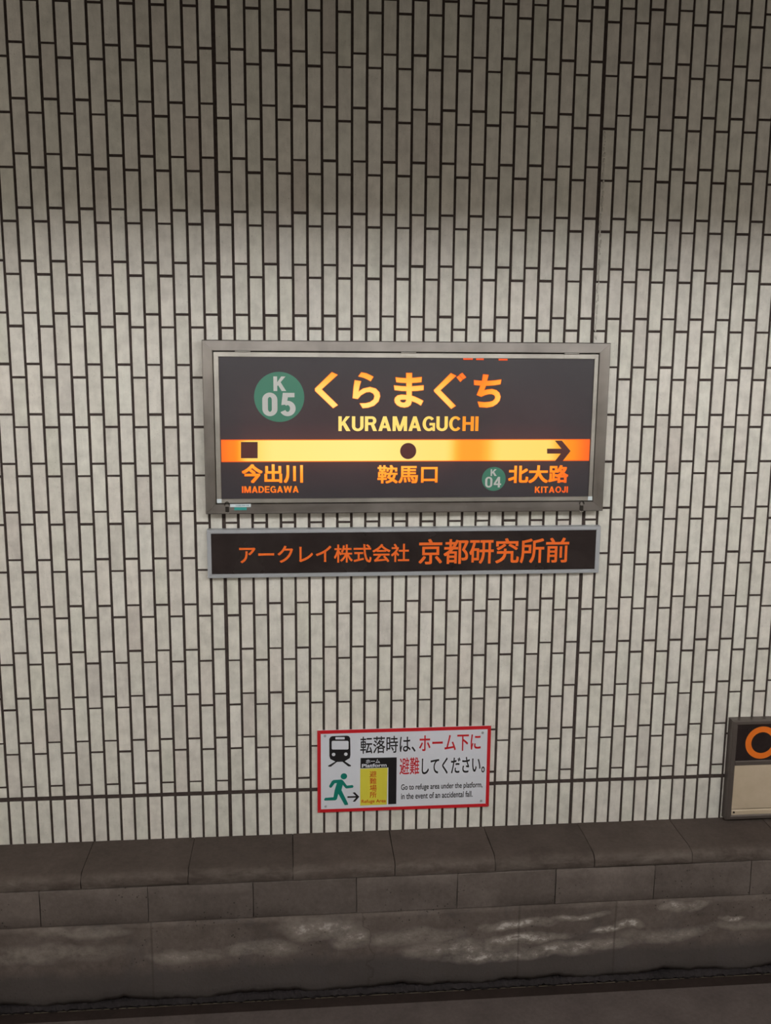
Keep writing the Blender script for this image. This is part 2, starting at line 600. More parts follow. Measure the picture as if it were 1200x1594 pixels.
# ------------------------------------------------------------------ coping, block course, lower wall, track bed
YF = -0.320                     # front face of the ledge
ZC = -0.380 + ZO                # underside of the coping
ZK = -0.572 + ZO                # underside of the block course
ZF = 0.0                        # track bed

cop = obj('trim_2', box_mesh('trim_2', XL, XR, YF + 0.03, 0.12, ZC + 0.001, ZB - 0.012), M['grout'], None,
          'dark concrete coping along the foot of the tiled wall', 'coping', 'structure')
prof = [(0.0, ZB), (-0.12, ZB), (YF + 0.055, ZB - 0.001), (YF + 0.028, ZB - 0.006), (YF + 0.010, ZB - 0.018), (YF + 0.001, ZB - 0.036),
        (YF, ZB - 0.055), (YF + 0.002, ZC + 0.004), (YF + 0.008, ZC + 0.001), (0.0, ZC + 0.001)]
cj = [float(at(u, v, YF)[0]) for u, v in [(126, 1386), (293, 1378), (456, 1369), (615, 1362), (771, 1356), (925, 1350), (1077, 1345)]]
while cj[0] > XL:
    cj.insert(0, cj[0] - 0.502)
while cj[-1] < XR:
    cj.append(cj[-1] + 0.502)


def stone(name, prof, x0, x1, parent, mat, seg=4, amp=0.0012):
    bm = bmesh.new()
    rows = []
    for s in range(seg + 1):
        x = x0 + (x1 - x0) * s / seg
        e = 0.0
        rows.append([bm.verts.new((x + (random.uniform(-.0015, .0015) if s in (0, seg) else 0), y + random.uniform(-amp, amp), z + (random.uniform(-amp, amp) if 1 < q < 7 else 0)))
                     for q, (y, z) in enumerate(prof)])
    n = len(prof)
    for s in range(seg):
        for q in range(n):
            bm.faces.new((rows[s][q], rows[s + 1][q], rows[s + 1][(q + 1) % n], rows[s][(q + 1) % n]))
    bm.faces.new(rows[0][::-1])
    bm.faces.new(rows[-1])
    me = bm_mesh(bm, name, True)
    me.set_sharp_from_angle(angle=math.radians(50))
    return obj(name, me, mat, parent)


for a, e in zip(cj[:-1], cj[1:]):
    d = random.uniform(-.002, .002)
    stone('coping_stone', [(y + (d if y < -.2 else 0), z) for y, z in prof], a + 0.0016, e - 0.0016, cop, M['coping'])

blk = obj('trim_3', box_mesh('trim_3', XL, XR, YF + 0.02, 0.12, ZK - 0.001, ZC + 0.001), M['grout'], None,
          'course of grey concrete blocks under the coping', 'block course', 'structure')
bj = [float(at(u, v, YF)[0]) for u, v in [(62, 1415), (230, 1405), (394, 1398), (555, 1390), (712, 1382), (865, 1377), (1019, 1370), (1169, 1365)]]
while bj[0] > XL:
    bj.insert(0, bj[0] - 0.502)
while bj[-1] < XR:
    bj.append(bj[-1] + 0.502)
for a, e in zip(bj[:-1], bj[1:]):
    d = random.uniform(-.003, .001) + 0.004
    f0 = YF + d
    pr = [(-0.2, ZC - 0.0015), (f0 + .004, ZC - 0.0015), (f0, ZC - 0.005), (f0, ZC - 0.06), (f0, ZC - 0.12), (f0, ZK + 0.006), (f0 + .004, ZK + 0.0025), (-0.2, ZK + 0.0025)]
    stone('concrete_block', pr, a + 0.0018, e - 0.0018, blk, M['block'], 3, 0.0008)

# lower poured wall, slightly uneven face with a ragged foot
bm = bmesh.new()
NX, NZ = 260, 14
grid = []
zlo = 0.040
for i in range(NX + 1):
    x = XL + (XR - XL) * i / NX
    rag = 0.010 * math.sin(x * 9.1) + 0.006 * math.sin(x * 23 + 1) + random.uniform(-.007, .007)
    colv = []
    for j in range(NZ + 1):
        t = j / NZ
        z = (zlo + rag) * (1 - t) + ZK * t
        y = YF + 0.004 + 0.003 * math.sin(x * 3.1 + z * 7) + 0.002 * math.sin(x * 11 + z * 19) + random.uniform(-.0007, .0007)
        if j == 0:
            y += 0.012
        colv.append(bm.verts.new((x, y, z)))
    colv.append(bm.verts.new((x, 0.12, ZK)))
    colv.insert(0, bm.verts.new((x, 0.12, zlo - .03)))
    colv.insert(1, bm.verts.new((x, YF + 0.05, zlo + rag - 0.004)))
    grid.append(colv)
for i in range(NX):
    n = len(grid[0])
    for j in range(n):
        bm.faces.new((grid[i][j], grid[i + 1][j], grid[i + 1][(j + 1) % n], grid[i][(j + 1) % n]))
bm.faces.new(grid[0])
bm.faces.new(grid[-1])
obj('wall_lower', bm_mesh(bm, 'wall_lower', True), M['lower'], None,
    'stained concrete wall with white lime bloom below the block course', 'wall', 'structure')

YG = float((CAM + (ZF - CAM[2]) / ray(600, 1563)[2] * ray(600, 1563))[1])      # near edge of the dark strip
YL = float((CAM + (ZF - CAM[2]) / ray(600, 1548)[2] * ray(600, 1548))[1])
print('gutter', YG, YL)
ch = obj('trim_4', box_mesh('trim_4', XL, XR, YG, 0.12, -0.20, -0.004), M['dirt'], None,
         'black dirty drain strip between the stained wall and the track bed', 'drain', 'structure')
bm = bmesh.new()
g2 = []
NX = 520
for i in range(NX + 1):
    x = XL + (XR - XL) * i / NX
    row = []
    for y, z in ((YF + 0.06, 0.045), (YF + 0.012, 0.036), (YF - 0.002, 0.018), ((YF + YL) / 2, 0.008), (YL + 0.003, 0.0)):
        row.append(bm.verts.new((x, y + random.uniform(-.004, .004), z + random.uniform(-.006, .006))))
    g2.append(row)
for i in range(NX):
    for j in range(4):
        bm.faces.new((g2[i][j], g2[i + 1][j], g2[i + 1][j + 1], g2[i][j + 1]))
obj('dirt_crust', bm_mesh(bm, 'dirt_crust'), M['dirt'], ch, kind='stuff')
obj('dark_strip', box_mesh('dark_strip', XL, XR, YG + 0.002, YL, -0.02, -0.001, 0.001), M['dark_brown'], ch)  # flat dark brown strip standing in for the drain channel
obj('edge_strip', box_mesh('edge_strip', XL, XR, YL - 0.0004, YL + 0.0024, -0.02, 0.001), M['pale_edge'], ch)

flo = obj('floor', box_mesh('floor', XL, XR, -3.60, YG, -0.20, ZF), M['floor'], None,
          'grey concrete track bed in front of the stained wall', 'floor', 'structure')

# ------------------------------------------------------------------ what lies behind the camera: platform, ceiling, lamps
obj('floor_platform', box_mesh('floor_platform', XL, XR, -9.0, -3.60, -0.2, 1.10), M['floor'], None,
    'platform slab on which the photographer stands', 'floor', 'structure')
obj('ceiling', box_mesh('ceiling', XL, XR, -9.0, 0.12, ZTOP, ZTOP + 0.2), M['ceiling'], None,
    'concrete ceiling above the tracks and the platform', 'ceiling', 'structure')
LZ = 4.335
fas = obj('trim_5', box_mesh('trim_5', XL, XR, -2.60, -2.48, 4.095, ZTOP), M['ceiling'], None,
          'downstand beam of the ceiling along the platform edge', 'beam', 'structure')
hou = box_mesh('lamp_housing', -0.62, 0.62, -0.05, 0.05, 0.052, 0.09, 0.008)
hou.materials.append(M['lamp_body'])
bm = bmesh.new()
bm_cyl(bm, (0, 0, -0.008), 0.058, 1.20, 'X', 14)
tub = bm_mesh(bm, 'diffuser', True)
tub.materials.append(M['tube'])
soc = box_mesh('end_cap', -0.012, 0.012, -0.064, 0.064, -0.070, 0.054, 0.004)
soc.materials.append(M['lamp_body'])
bm = bmesh.new()
bm_cyl(bm, (0, 0, (ZTOP - LZ + 0.09) / 2), 0.008, ZTOP - LZ - 0.09, 'Z', 8)
rod = bm_mesh(bm, 'hanger')
rod.materials.append(M['lamp_body'])
for row, (y, nth) in enumerate(((-3.40, 'row nearest the track'), (-3.95, 'middle row'), (-4.55, 'rear row'))):
    for k in range(6):
        x = -1.75 + k * 1.3 + row * 0.1
        lo = obj('fluorescent_lamp', None, None, None, 'white fluorescent lamp over the platform behind the camera, ' + nth, 'lamp',
                 group='fluorescent lamps over the platform, ' + nth, loc=(x, y, LZ))
        for nm, me, dx in (('housing', hou, 0), ('diffuser', tub, 0), ('end_cap', soc, -.612), ('end_cap', soc, .612), ('hanger', rod, -.4), ('hanger', rod, .4)):
            o = bpy.data.objects.new(nm, me)
            COL.objects.link(o)
            o.parent = lo
            o.location.x = dx


# ------------------------------------------------------------------ lettering
glyphs = {}


def raw_text(body, off=0.0):
    """flat outline of a piece of text as (verts, faces), in em units"""
    if (body, off) in glyphs:
        return glyphs[(body, off)]
    cu = bpy.data.curves.new('lettering', 'FONT')
    cu.body = body
    cu.size = 1.0
    cu.offset = off
    cu.resolution_u = 4
    cu.fill_mode = 'FRONT'
    o = bpy.data.objects.new('lettering_source', cu)
    COL.objects.link(o)
    bpy.context.view_layer.update()
    me = bpy.data.meshes.new_from_object(o.evaluated_get(bpy.context.evaluated_depsgraph_get()))
    v = np.array([x.co[:2] for x in me.vertices])
    f = [tuple(p.vertices) for p in me.polygons]
    bpy.data.objects.remove(o)
    bpy.data.curves.remove(cu)
    bpy.data.meshes.remove(me)
    glyphs[(body, off)] = (v, f)
    return glyphs[(body, off)]


# a plain bold gothic for the signs' capitals and numerals, drawn as strokes on a cap height of 1
def q_rect(x0, y0, x1, y1):
    return [[(x0, y0), (x1, y0), (x1, y1), (x0, y1)]]


def q_arc(cx, cy, rx, ry, a0, a1, t, n=16):
    out = []
    for k in range(n):
        p, q = math.radians(a0 + (a1 - a0) * k / n), math.radians(a0 + (a1 - a0) * (k + 1) / n)
        out.append([(cx + rx * math.cos(p), cy + ry * math.sin(p)), (cx + rx * math.cos(q), cy + ry * math.sin(q)),
                    (cx + (rx - t) * math.cos(q), cy + (ry - t * .88) * math.sin(q)), (cx + (rx - t) * math.cos(p), cy + (ry - t * .88) * math.sin(p))])
    return out


def mirror(polys, w):
    return [[(w - x, y) for x, y in p][::-1] for p in polys]


def gothic(ch, t):
    h = t * .88
    if ch == 'I':
        return q_rect(0, 0, t, 1), t
    if ch == 'H':
        return q_rect(0, 0, t, 1) + q_rect(.70 - t, 0, .70, 1) + q_rect(t, .43, .70 - t, .43 + h), .70
    if ch == 'E':
        return q_rect(0, 0, t, 1) + q_rect(t, 0, .62, h) + q_rect(t, 1 - h, .62, 1) + q_rect(t, .43, .58, .43 + h), .62
    if ch == 'T':
        return q_rect(0, 1 - h, .66, 1) + q_rect(.33 - t / 2, 0, .33 + t / 2, 1 - h), .66
    if ch == 'D':
        return q_rect(0, 0, t, 1) + q_rect(t, 0, .32, h) + q_rect(t, 1 - h, .32, 1) + q_arc(.32, .5, .40, .5, -90, 90, t), .72
    if ch == 'U':
        return q_rect(0, .33, t, 1) + q_rect(.70 - t, .33, .70, 1) + q_arc(.35, .33, .35, .34, 180, 360, t), .70
    if ch == 'O':
        return q_arc(.40, .5, .40, .51, 0, 360, t, 28), .80
    if ch == '0':
        return q_rect(0, .3, t, .7) + q_rect(.58 - t, .3, .58, .7) + q_arc(.29, .7, .29, .31, 0, 180, t) + q_arc(.29, .3, .29, .31, 180, 360, t), .58
    if ch == 'C':
        return q_arc(.39, .5, .39, .51, 38, 322, t, 24), .74
    if ch == 'G':
        return q_arc(.39, .5, .39, .51, 40, 318, t, 24) + q_rect(.42, .38, .76, .38 + h) + q_rect(.76 - t * .75, 0, .76, .38), .76
    if ch == 'J':
        return q_rect(.52 - t, .27, .52, 1) + q_arc(.26, .27, .26, .28, 180, 360, t) + q_rect(0, .27, t, .34), .52
    if ch == 'K':
        return q_rect(0, 0, t, 1) + [[(t * .9, .30), (t * .9, .56), (.45, 1), (.70, 1)]] + [[(.47, 0), (.73, 0), (.37, .68), (.21, .51)]], .73
    if ch == 'R':
        return (q_rect(0, 0, t, 1) + q_rect(t, 1 - h, .42, 1) + q_rect(t, .41, .42, .41 + h) + q_arc(.42, .705, .27, .295, -90, 90, t)
                + [[(.50, 0), (.73, 0), (.56, .46), (.34, .46)]]), .73
    if ch == 'A':
        leg = [[(0, 0), (t * 1.1, 0), (.49, 1), (.29, 1)]]
        return leg + mirror(leg, .78) + q_rect(.16, .20, .62, .20 + h), .78
    if ch == 'M':
        dg = [[(0, 1), (t * 1.25, 1), (.53, 0), (.35, 0)]]
        return q_rect(0, 0, t, 1) + q_rect(.88 - t, 0, .88, 1) + dg + mirror(dg, .88), .88
    if ch == 'W':
        dg = [[(0, 1), (t * 1.1, 1), (.375, 0), (.19, 0)], [(.19, 0), (.375, 0), (.63, 1), (.45, 1)]]
        return dg + mirror(dg, 1.08), 1.08
    if ch == '4':
        return q_rect(.33, 0, .33 + t, 1) + q_rect(0, .22, .60, .22 + h) + [[(0, .22 + h), (t * .95, .22 + h), (.42, .84), (.36, 1), (.33, 1)]], .60
    if ch == '5':
        return (q_rect(.10, 1 - h, .54, 1) + [[(.03, .47), (.03 + t * .95, .50), (.12 + t * .9, 1), (.09, 1)]]
                + q_arc(.27, .325, .31, .335, 128, -152, t, 22)), .58
    raise KeyError(ch)


def gothic_line(t, wt, gap):
    """list of (verts, faces) per character, whole line's ink box normalised to 0..1"""
    out, x = [], 0.0
    for ch in t:
        polys, wd = gothic(ch, wt)
        V, Fc = [], []
        for i, p in enumerate(polys):
            k = len(V)
            V += [(q[0] + x, q[1], i * STEP) for q in p]
            Fc.append(tuple(range(k, k + len(p))))
        out.append((np.array(V), Fc))
        x += wd + gap
    x -= gap
    return [(v / np.array([x, 1.0, 1.0]), f) for v, f in out]


STEP = 1.6e-5                   # overlapping strokes lie on one another like coats of paint


def dilate(v, f, r):
    """heavier strokes: the outline repeated around a small square"""
    V, Fc = [], []
    offs = [(0, 0)]
    if r > 0:
        offs += [(-1, -1), (0, -1), (1, -1), (1, 0), (1, 1), (0, 1), (-1, 1), (-1, 0)]
        if r > 0.03:
            offs += [(q[0] * .5, q[1] * .5) for q in offs[1:]]
    for k, (dx, dy) in enumerate(offs):
        o = len(V)
        V += [(p[0] + r * dx, p[1] + r * dy, k * STEP) for p in v]
        Fc += [tuple(i + o for i in q) for q in f]
    return np.array(V), Fc


def text_line(t, r, split=True):
    off, r = r if isinstance(r, tuple) else (0.0, r)
    chars = []
    if not split:
        chars = [dilate(*raw_text(t, off), r)]
    else:
        for i, ch in enumerate(t):
            v, f = raw_text(ch, off)
            dx = raw_text(t[:i + 1], off)[0][:, 0].max() - v[:, 0].max() if i else 0.0
            chars.append(dilate(v + np.array([dx, 0]), f, r))
    lo = np.min([c[0].min(0) for c in chars], 0)
    hi = np.max([c[0].max(0) for c in chars], 0)
    lo[2], hi[2] = 0.0, 1.0
    return [((v - lo) / (hi - lo), f) for v, f in chars]


def lettering(parent, mat, items, Y, bold=0.02, name='character', grow=0.0, split=True, gothic_wt=None, gap=0.10):
    """items: (text, u0, u1, vtop, vbottom[, bold]) photo boxes of the ink; heights are read at the left end.
    Every character is a mesh of its own, unless the print is too fine to pick apart."""
    res = []
    for it in items:
        t, u0, u1, v0, v1 = it[:5]
        bd = it[5] if len(it) > 5 else bold
        chars = gothic_line(t, gothic_wt, gap) if gothic_wt else text_line(t, bd, split)
        a, c, e = at(u0, v0, Y), at(u0, v1, Y), at(u1, (v0 + v1) / 2, Y)
        x0, x1, z0, z1 = (a[0] + c[0]) / 2 - grow, e[0] + grow, c[2] - grow, a[2] + grow
        for nv, nf in chars:
            V = [(x0 + p[0] * (x1 - x0), Y - p[2], z0 + p[1] * (z1 - z0)) for p in nv]
            res.append(obj(name, mesh_of(name, V, nf), mat, parent, kind=None if split else 'stuff'))
    return res


def flat_poly(parent, mat, name, pts, Y, th=0.0006, label=None, px=True):
    bm = bmesh.new()
    q = [at(u, v, Y) for u, v in pts] if px else [(p[0], 0, p[1]) for p in pts]
    poly_prism(bm, [(p[0], p[2]) for p in q], Y, Y + th)
    return obj(name, bm_mesh(bm, name), mat, parent, label=label)


def disc(parent, mat, name, u, v, r, Y, th=0.001, inner=None, n=48, label=None):
    c = at(u, v, Y)
    R = abs(at(u + r, v, Y)[0] - c[0])
    bm = bmesh.new()
    if inner is None:
        bm_cyl(bm, (c[0], Y + th / 2, c[2]), R, th, 'Y', n)
    else:
        ri = R * inner / r
        q = []
        for k in range(n):
            t = 2 * math.pi * k / n
            q.append([bm.verts.new((c[0] + rr * math.cos(t), yy, c[2] + rr * math.sin(t))) for rr, yy in ((ri, Y), (R, Y), (R, Y + th), (ri, Y + th))])
        for k in range(n):
            for j in range(4):
                bm.faces.new((q[k][j], q[(k + 1) % n][j], q[(k + 1) % n][(j + 1) % 4], q[k][(j + 1) % 4]))
    return obj(name, bm_mesh(bm, name), mat, parent, label=label)


def frame_bars(parent, name, x0, x1, z0, z1, wd, yf, yb, mh, mv, ch=0.002):
    """four mitred bars; wd = (left, right, bottom, top) widths"""
    wl, wr, wb, wt = wd
    out = [(x0, z0), (x1, z0), (x1, z1), (x0, z1)]
    inn = [(x0 + wl, z0 + wb), (x1 - wr, z0 + wb), (x1 - wr, z1 - wt), (x0 + wl, z1 - wt)]
    res = []
    for k in range(4):
        n = (k + 1) % 4
        o0, o1, i1, i0 = out[k], out[n], inn[n], inn[k]

        def lerp(a, b2, t):
            return (a[0] + (b2[0] - a[0]) * t, a[1] + (b2[1] - a[1]) * t)
        ww = (wb, wr, wt, wl)[k]
        t = ch / ww
        gp = 0.0003
        prof = [(0.0, yb), (0.0, yf + ch), (t, yf), (1 - t, yf), (1.0, yf + ch), (1.0, yb)]
        bm = bmesh.new()
        A = [bm.verts.new((lerp(o0, i0, s)[0], y, lerp(o0, i0, s)[1])) for s, y in prof]
        B = [bm.verts.new((lerp(o1, i1, s)[0], y, lerp(o1, i1, s)[1])) for s, y in prof]
        for q in range(6):
            bm.faces.new((A[q], B[q], B[(q + 1) % 6], A[(q + 1) % 6]))
        bm.faces.new(A[::-1])
        bm.faces.new(B)
        # hairline at the mitre
        cx, cz = (o0[0] + o1[0]) / 2, (o0[1] + o1[1]) / 2
        for v in bm.verts:
            if k % 2 == 0:
                v.co.x += gp if v.co.x < cx else -gp
            else:
                v.co.z += gp if v.co.z < cz else -gp
        res.append(obj(name, bm_mesh(bm, name), mh if k % 2 == 0 else mv, parent))
    return res


# ------------------------------------------------------------------ the lit station sign
FY = -0.075
tl, tr, bl, br = at(313, 527, FY), at(952, 536, FY), at(321, 799, FY), at(937, 797, FY)
X0, X1, Z0, Z1 = (tl[0] + bl[0]) / 2, (tr[0] + br[0]) / 2, (bl[2] + br[2]) / 2, (tl[2] + tr[2]) / 2
sign = obj('station_sign', None, None, None, 'large backlit station name sign with amber lettering in a wide brushed steel frame', 'sign',
           loc=((X0 + X1) / 2, 0.0, Z0))
i_tl, i_tr, i_bl, i_br = at(330.6, 544.6, FY), at(934, 551.7, FY), at(336.3, 782.6, FY), at(921.8, 782, FY)
wl, wr = (i_tl[0] + i_bl[0]) / 2 - X0, X1 - (i_tr[0] + i_br[0]) / 2
wb, wt = (i_bl[2] + i_br[2]) / 2 - Z0, Z1 - (i_tl[2] + i_tr[2]) / 2
frame_bars(sign, 'frame_bar', X0, X1, Z0, Z1, (wl, wr, wb, wt), FY, TD - 0.008, M['steel_h'], M['steel_v'], 0.003)
DX0, DX1, DZ0, DZ1 = X0 + wl, X1 - wr, Z0 + wb, Z1 - wt
obj('case_back', box_mesh('case_back', DX0, DX1, -0.04, -0.002, DZ0, DZ1), M['black'], sign)
gap = 0.0042
DY = FY + 0.002
p_tl, p_tr, p_bl, p_br = at(339.7, 553.9, SY), at(925.2, 560.4, SY), at(345.3, 774.4, SY), at(914.7, 774.4, SY)
px0, px1 = (p_tl[0] + p_bl[0]) / 2, (p_tr[0] + p_br[0]) / 2
pz0, pz1 = (p_bl[2] + p_br[2]) / 2, (p_tl[2] + p_tr[2]) / 2
door = obj('door', None, None, sign, loc=((px0 + px1) / 2, DY, DZ0))
door.empty_display_size = 0.05
frame_bars(door, 'door_bar', DX0 + gap * .6, DX1 - gap * .6, DZ0 + gap * .5, DZ1 - gap, (px0 - DX0 - gap * .6, DX1 - gap * .6 - px1, pz0 - DZ0 - gap * .5, DZ1 - gap - pz1),
           DY, DY + 0.03, M['door_frame'], M['door_frame'], 0.0015)
sheet = obj('sign_sheet', box_mesh('sign_sheet', px0 - 0.004, px1 + 0.004, SY, SY + 0.006, pz0 - 0.004, pz1 + 0.004), M['sheet'], sign,
            label='dark plum translucent sign sheet')
LY = SY - 0.0009
EY = SY - 0.0004


def band(outer, inner):
    """quads between two edges of a brush stroke"""
    return [[outer[k], outer[k + 1], inner[k + 1], inner[k]] for k in range(len(outer) - 1)]


KANA = [
    ('く', 480, 570, 10, [[(365, 95), (452, 135), (205, 360), (103, 350)], [(205, 360), (457, 605), (385, 652), (106, 385)], [(103, 350), (205, 360), (106, 385)]]),
    ('ら', 480, 570, 10, band([(825, 98), (900, 112), (960, 140), (1010, 165)], [(780, 158), (860, 178), (915, 202), (968, 232)])
     + band([(722, 220), (705, 320), (698, 400), (690, 497)], [(818, 235), (795, 312), (778, 400), (768, 510)])
     + band([(778, 400), (850, 350), (960, 325), (1050, 350), (1105, 410), (1115, 470), (1090, 550), (1020, 615), (930, 645), (845, 652)],
            [(768, 510), (820, 450), (900, 405), (960, 400), (1010, 425), (1030, 465), (1015, 520), (960, 560), (890, 578), (800, 580)])),
    ('ま', 605, 570, 20, band([(218, 352), (400, 370), (550, 378), (720, 370), (870, 358), (1025, 340)], [(240, 495), (400, 512), (550, 520), (720, 518), (870, 508), (1015, 495)])
     + band([(165, 602), (400, 625), (550, 632), (720, 630), (900, 615), (1085, 598)], [(185, 742), (400, 768), (550, 772), (720, 772), (900, 765), (1080, 740)])
     + band([(548, 215), (556, 900), (545, 1045)], [(722, 215), (716, 900), (712, 1060)])
     + band([(712, 1060), (710, 1130), (680, 1210), (600, 1265), (490, 1285), (360, 1265), (260, 1210), (195, 1130), (180, 1050), (200, 980), (280, 910), (400, 888), (560, 900)],
            [(545, 1040), (540, 1085), (515, 1120), (480, 1135), (440, 1138), (390, 1120), (362, 1098), (348, 1078), (355, 1060), (375, 1042), (430, 1038), (490, 1038), (550, 1042)])
     + band([(700, 915), (820, 955), (940, 1010), (1075, 1080)], [(700, 1080), (830, 1125), (920, 1170), (1000, 1222)])),
    ('ぐ', 668, 570, 20, [[(675, 222), (835, 300), (345, 750), (150, 745)], [(345, 750), (822, 1235), (685, 1325), (160, 790)], [(150, 745), (345, 750), (160, 790)],
                          [(858, 345), (932, 298), (1038, 412), (968, 482)], [(945, 270), (1030, 215), (1145, 345), (1060, 400)]]),
    ('ち', 730, 570, 20, band([(158, 440), (300, 455), (450, 462), (600, 462), (800, 448), (1002, 420)], [(165, 580), (300, 592), (450, 602), (600, 602), (800, 588), (975, 558)])
     + band([(440, 258), (410, 450), (355, 610), (300, 760), (245, 895)], [(605, 275), (555, 450), (520, 610), (465, 755), (380, 948)])
     + band([(465, 755), (580, 730), (720, 715), (850, 750), (940, 830), (980, 950), (950, 1070), (870, 1170), (740, 1250), (560, 1285), (325, 1270)],
            [(380, 948), (500, 895), (620, 865), (710, 865), (790, 900), (820, 960), (800, 1030), (740, 1085), (640, 1115), (480, 1128), (275, 1110)]))]


def kana(parent, mat, Y, r=0.0, name='character'):
    offs = [(0, 0)] if not r else [(r * math.cos(math.pi * k / 6), r * math.sin(math.pi * k / 6)) for k in range(12)]
    for ch, ou, ov, sc_, polys in KANA:
        V, Fc = [], []
        i = 0
        for du, dv in offs:
            for p in polys:
                k = len(V)
                for x, y in p:
                    q = at(ou + x / sc_ + du, ov + y / sc_ + dv, Y)
                    V.append((q[0], Y - i * 4e-6, q[2]))
                Fc.append(tuple(range(k, k + len(p))))
                i += 1 if not r else 0
        obj(name, mesh_of(name, V, Fc), mat, parent)


mid = [('KURAMAGUCHI', 526.7, 744.7, 648, 671)]
low = [('今出川', 376.5, 471.4, 722.8, 752.0, 0.022), ('鞍馬口', 587.6, 680.9, 724.2, 752.4, 0.016), ('北大路', 791.4, 884.4, 724.6, 751.9, 0.022)]
rom = [('IMADEGAWA', 376.5, 464.9, 757, 767.3), ('KITAOJI', 832.5, 884, 757.4, 767.2)]
kana(sheet, M['glow'], LY)
lettering(sheet, M['glow'], mid, LY, gothic_wt=0.20, gap=0.08)
lettering(sheet, M['glow'], low, LY)
lettering(sheet, M['glow'], rom, LY, gothic_wt=0.20, gap=0.09)
kana(sheet, M['glow_edge'], EY, 0.65, 'character_rim')
lettering(sheet, M['glow_edge'], [(*q[:5], q[5] + 0.012) for q in low], EY, name='character_rim', grow=0.0010)
bx0, bx1 = px0 + 0.003, px1 - 0.003
bz0 = (at(342.5, 716.4, SY)[2] + at(919, 717.8, SY)[2]) / 2
bz1 = (at(342.5, 684.0, SY)[2] + at(919, 686.2, SY)[2]) / 2
obj('line_band_rim', box_mesh('line_band_rim', bx0, bx1, EY, SY, bz0 - 0.004, bz1 + 0.004), M['glow_edge'], sheet)
obj('line_band', box_mesh('line_band', bx0, bx1, LY, SY, bz0, bz1), M['glow'], sheet, label='glowing amber line band')
MY = LY - 0.0006
m, nt, b = new_mat('dark_mark_on_band', (0.05, 0.02, 0.018), 0.35)
b.inputs['Emission Color'].default_value = (0.075, 0.012, 0.012, 1)
b.inputs['Emission Strength'].default_value = 0.55
M['mark'] = m
flat_poly(sheet, M['mark'], 'square_mark', [(375, 688), (401, 688), (401, 713.3), (375, 713.3)], MY)
disc(sheet, M['mark'], 'round_mark', 635.3, 702.1, 12.5, MY, 0.0006)
s = lambda x, y: (620 + x / 3.529, 510 + y / 3.529)
flat_poly(sheet, M['mark'], 'arrow_mark', [s(*q) for q in [(860, 621), (898, 621), (946, 678), (900, 736), (858, 736), (893, 692), (817, 692), (817, 665), (896, 665)]], MY)
bg = disc(sheet, M['green'], 'badge', 434.6, 618, 39, EY, 0.0004, n=64, label='round green badge')
s1 = lambda x: 300 + x / 3.529
t1 = lambda y: 510 + y / 3.529
lettering(bg, M['pale_grey'], [('K', s1(443), s1(513), t1(268), t1(348)), ('05', s1(382), s1(565), t1(358), t1(485))], EY - 0.0006, gothic_wt=0.215, gap=0.12)
bg = disc(sheet, M['green'], 'badge', 768.5, 745.5, 18.5, EY, 0.0004, n=48, label='small round green badge')
s2 = lambda x: 620 + x / 3.529
lettering(bg, M['pale_grey'], [('K', s2(507), s2(541), t1(778), t1(815)), ('04', s2(477), s2(565), t1(820), t1(878))], EY - 0.0006, gothic_wt=0.17, gap=0.11)
# slivers of light escaping under the door's top bar
for u0, u1, v in ((721, 736, 559), (741, 753, 559.3), (776, 790, 560)):
    flat_poly(sheet, M['glow_edge'], 'light_leak', [(u0, v - 1.5), (u1, v - 1.5), (u1, v + 1.2), (u0, v + 1.2)], DY - 0.0008, 0.0006)
# hinges, catches, corner pads, stickers
for u, v in ((377.6, 545.6), (636, 548.8), (890, 551.5)):
    c = at(u, v, FY)
    bm = bmesh.new()
    bm_cyl(bm, (c[0], FY - 0.001, DZ1 - 0.002), 0.004, 0.070, 'X', 12)
    bm_box(bm, c[0] - 0.036, c[0] + 0.036, FY - 0.0008, FY + 0.002, DZ1 - 0.022, DZ1 - 0.004, 0.0004)
    obj('hinge', bm_mesh(bm, 'hinge'), M['door_frame'], sign)
for u, v in ((353.5, 789), (905, 787)):
    c = at(u, v, FY)
    la = obj('latch', None, None, sign, loc=(c[0], FY, c[2]))
    la.empty_display_size = 0.02
    bm = bmesh.new()
    bm_box(bm, c[0] - .0085, c[0] + .0085, FY - .006, FY, c[2] - .024, c[2] + .004, .0015)
    obj('latch_body', bm_mesh(bm, 'latch_body'), M['dark_steel'], la)
    bm = bmesh.new()
    bm_box(bm, c[0] - .007, c[0] + .007, FY - .009, FY - .004, c[2] + .002, c[2] + .007, .001)
    bm_box(bm, c[0] - .008, c[0] + .008, FY - .009, FY - .002, c[2] - .031, c[2] - .025, .001)
    obj('latch_lever', bm_mesh(bm, 'latch_lever'), M['chrome'], la)
    bm = bmesh.new()
    n = 10
    pts = []
    for k in range(n + 1):
        t = math.pi * k / n
        pts.append((c[0] + .011 * math.cos(t), c[2] + .008 + .016 * math.sin(t)))
    for k in range(n):
        a, e = pts[k], pts[k + 1]
        d = Vector((e[0] - a[0], 0, e[1] - a[1]))
        mt = Matrix.Translation(((a[0] + e[0]) / 2, FY - .006, (a[1] + e[1]) / 2)) @ d.to_track_quat('Z', 'Y').to_matrix().to_4x4()
        bmesh.ops.create_cone(bm, cap_ends=True, segments=6, radius1=.0022, radius2=.0022, depth=d.length * 1.15, matrix=mt)
    obj('latch_bail', bm_mesh(bm, 'latch_bail'), M['dark_steel'], la)
for x in ((DX0 + gap + px0) / 2, (DX1 - gap + px1) / 2):
    zc = (DZ0 + pz0) / 2 + 0.002
    obj('corner_pad', box_mesh('corner_pad', x - 0.011, x + 0.011, DY - 0.0012, DY + .001, zc - 0.010, zc + 0.010, 0.0005), M['sticker_white'], sign)
